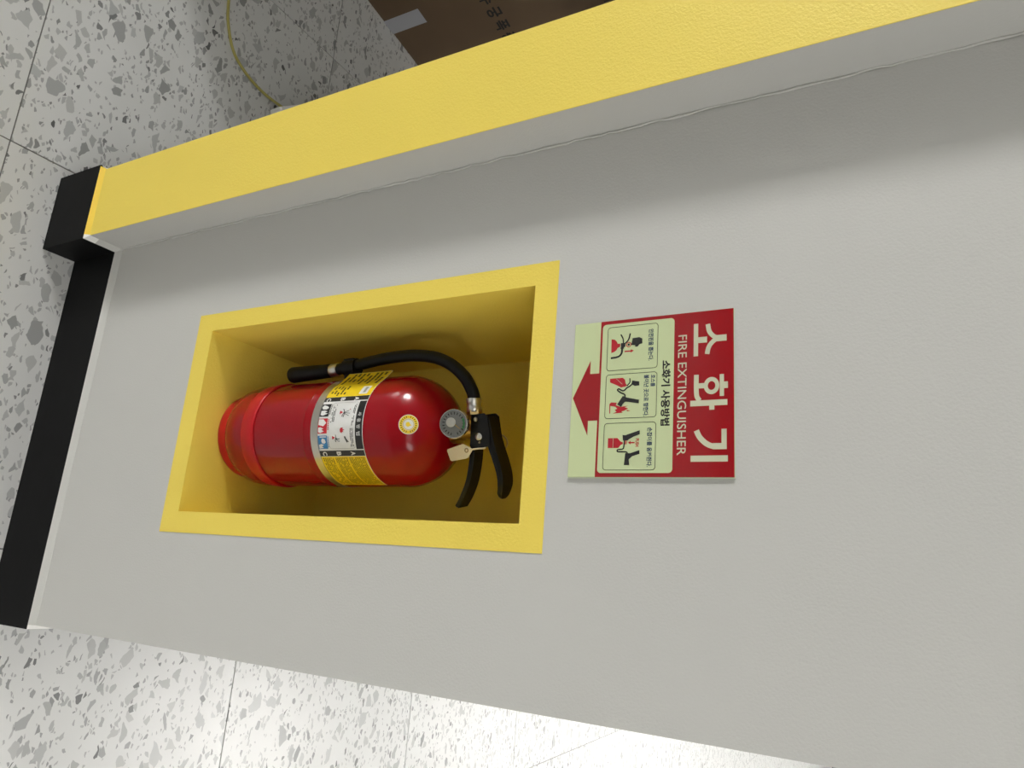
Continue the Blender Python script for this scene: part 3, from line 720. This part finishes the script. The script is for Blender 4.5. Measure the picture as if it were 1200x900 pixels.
# pictogram 3: squeezing the lever
p3 = prt('pictogram', [[[(112.2, 38.1), (112.2, 47.1), (115.2, 50.0), (116.3, 52.4), (117.6, 52.4), (118.6, 50.4), (121.3, 48.1), (121.2, 38.2)]], [rect(114.6, 53.8, 118.2, 54.8)], [rect(115.0, 55.2, 118.0, 56.0)],
                       [[(116.7, 57.0), (115.0, 59.6), (116.1, 59.4), (116.1, 63.2), (117.3, 63.3), (117.3, 59.4), (118.4, 59.7)]]], M_SRP, 2)
put('push_word', text_bm('PUSH', 1, .035, 1.0, (113.0, 63.9, 120.4, 67.2)), M_SRP, 2, p3)
prt('pictogram_line', [[rect(112.3, 43.0, 121.2, 43.25)]], M_SC, 3, p3)
prt('pictogram_hand', [[[(109.5, 51.8), (109.9, 54.5), (109.0, 57.0), (105.7, 67.6), (109.2, 67.8), (111.4, 62.0), (113.4, 58.3), (114.8, 56.5), (114.6, 52.3)]],
                       line([(114.5, 53.7), (120.6, 53.3), (122.3, 52.1), (122.7, 48.2), (123.6, 47.3), (124.7, 48.4), (124.9, 55.6), (126.4, 56.8)], 1.1),
                       [[(126.0, 54.9), (126.2, 59.4), (123.5, 67.8), (126.8, 68.0), (128.9, 61.3), (131.7, 58.3), (136.6, 59.0), (136.6, 54.0)]]], M_SK, 3, p3)

# ------------------------------------------------------------------ things behind the pilaster, on the floor
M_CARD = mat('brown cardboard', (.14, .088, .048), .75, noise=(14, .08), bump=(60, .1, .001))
M_CPRT = mat('box black print', (.015, .012, .010), .6)
M_TAPE = mat('white tape', (.40, .40, .43), .35)
bx_ang = math.atan2(.235, .031)   # direction of the bottom edge
bxo = empty('cardboard_box', (-1.114, .542, 0), bx_ang)
tag(bxo, 'large brown cardboard box with black print and white tape behind yellow pilaster', 'cardboard box')
# local x along the visible bottom edge, local -y is the visible face
BX0, BX1, BD, BH = -.18, .44, .42, .64
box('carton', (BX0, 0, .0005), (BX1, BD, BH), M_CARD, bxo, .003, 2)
box('flap_seam', (BX0 + .01, BD / 2 - .002, BH - .0005), (BX1 - .01, BD / 2 + .002, BH + .0006), M_CPRT, bxo)
bm = bmesh.new(); bm_box(bm, (.072, -.0009, .0004), (.116, -.0002, .113)); from_bm('tape', bm, M_TAPE, bxo)
def face_print(name, bm):
    for v in bm.verts: v.co = Vector((v.co.x, -.0006 - v.co.z, v.co.y))
    for f in bm.faces:
        f.normal_update()
        if f.normal.y > 0: f.normal_flip()
    return from_bm_keep(name, bm, M_CPRT, bxo)
for ch, x0, x1 in (('수', .098, .128), ('궁', .140, .170), ('폭', .182, .212), ('증', .224, .254)):
    face_print('letter', text_bm(ch, 1, .03, fit=(x0, .279, x1, .319)))
face_print('printed_outline', shapes_to_bm([[rect(.226, .575, .230, .63)], [rect(.230, .600, .30, .604)]]))
# thin yellow cable and the white socket strip it runs to
M_CAB = mat('yellow cable jacket', (.42, .37, .11), .45)
cz_ = .0032
cp = spline([(-1.05, .10, cz_), (-.92, .145, cz_), (-.787, .161, cz_), (-.738, .170, cz_), (-.688, .194, cz_), (-.663, .230, cz_), (-.651, .272, cz_), (-.645, .305, .008), (-.640, .330, .016)], 10)
cab = tube('cable', cp, .003, M_CAB, None, 10)
tag(cab, 'thin yellow cable curving over the terrazzo floor near the cardboard box', 'cable')
ss = empty('socket_strip', (-.640, .328, 0), R_(38))
tag(ss, 'white socket strip on the floor, mostly hidden behind the yellow pilaster', 'socket strip')
M_SOC = mat('white plastic', (.78, .77, .75), .35)
box('body', (-.0, -.03, .0004), (.034, .25, .036), M_SOC, ss, .006, 3)
for k in range(3):
    lathe('socket', [(0, .0352), (.016, .0352), (.016, .0365), (.0185, .0365), (.0185, .0352)], M_SOC, ss, 24, Matrix.Translation((.017, .04 + k * .07, 0)) @ Matrix.Scale(.8, 4, (1, 0, 0)) @ Matrix.Scale(.8, 4, (0, 1, 0)))
# desk added out of view over the box, to shade the corner
M_DESK = mat('light desk laminate', (.55, .52, .47), .45)
M_LEG = mat('grey desk leg', (.35, .35, .36), .4)
dk = empty('shade_desk', (-1.66, 1.05, 0))
tag(dk, 'desk added out of view to shade the cardboard box beyond the yellow pilaster', 'shade_desk')
box('desk_top', (-.55, -1.12, .70), (.80, .85, .725), M_DESK, dk, .003, 2)
box('end_panel', (-.53, -1.10, .0005), (.70, -1.08, .6995), M_DESK, dk)
box('back_panel', (-.53, -1.0795, .12), (-.51, .7795, .6995), M_DESK, dk)
box('end_panel', (-.53, .78, .0005), (.62, .80, .6995), M_DESK, dk)
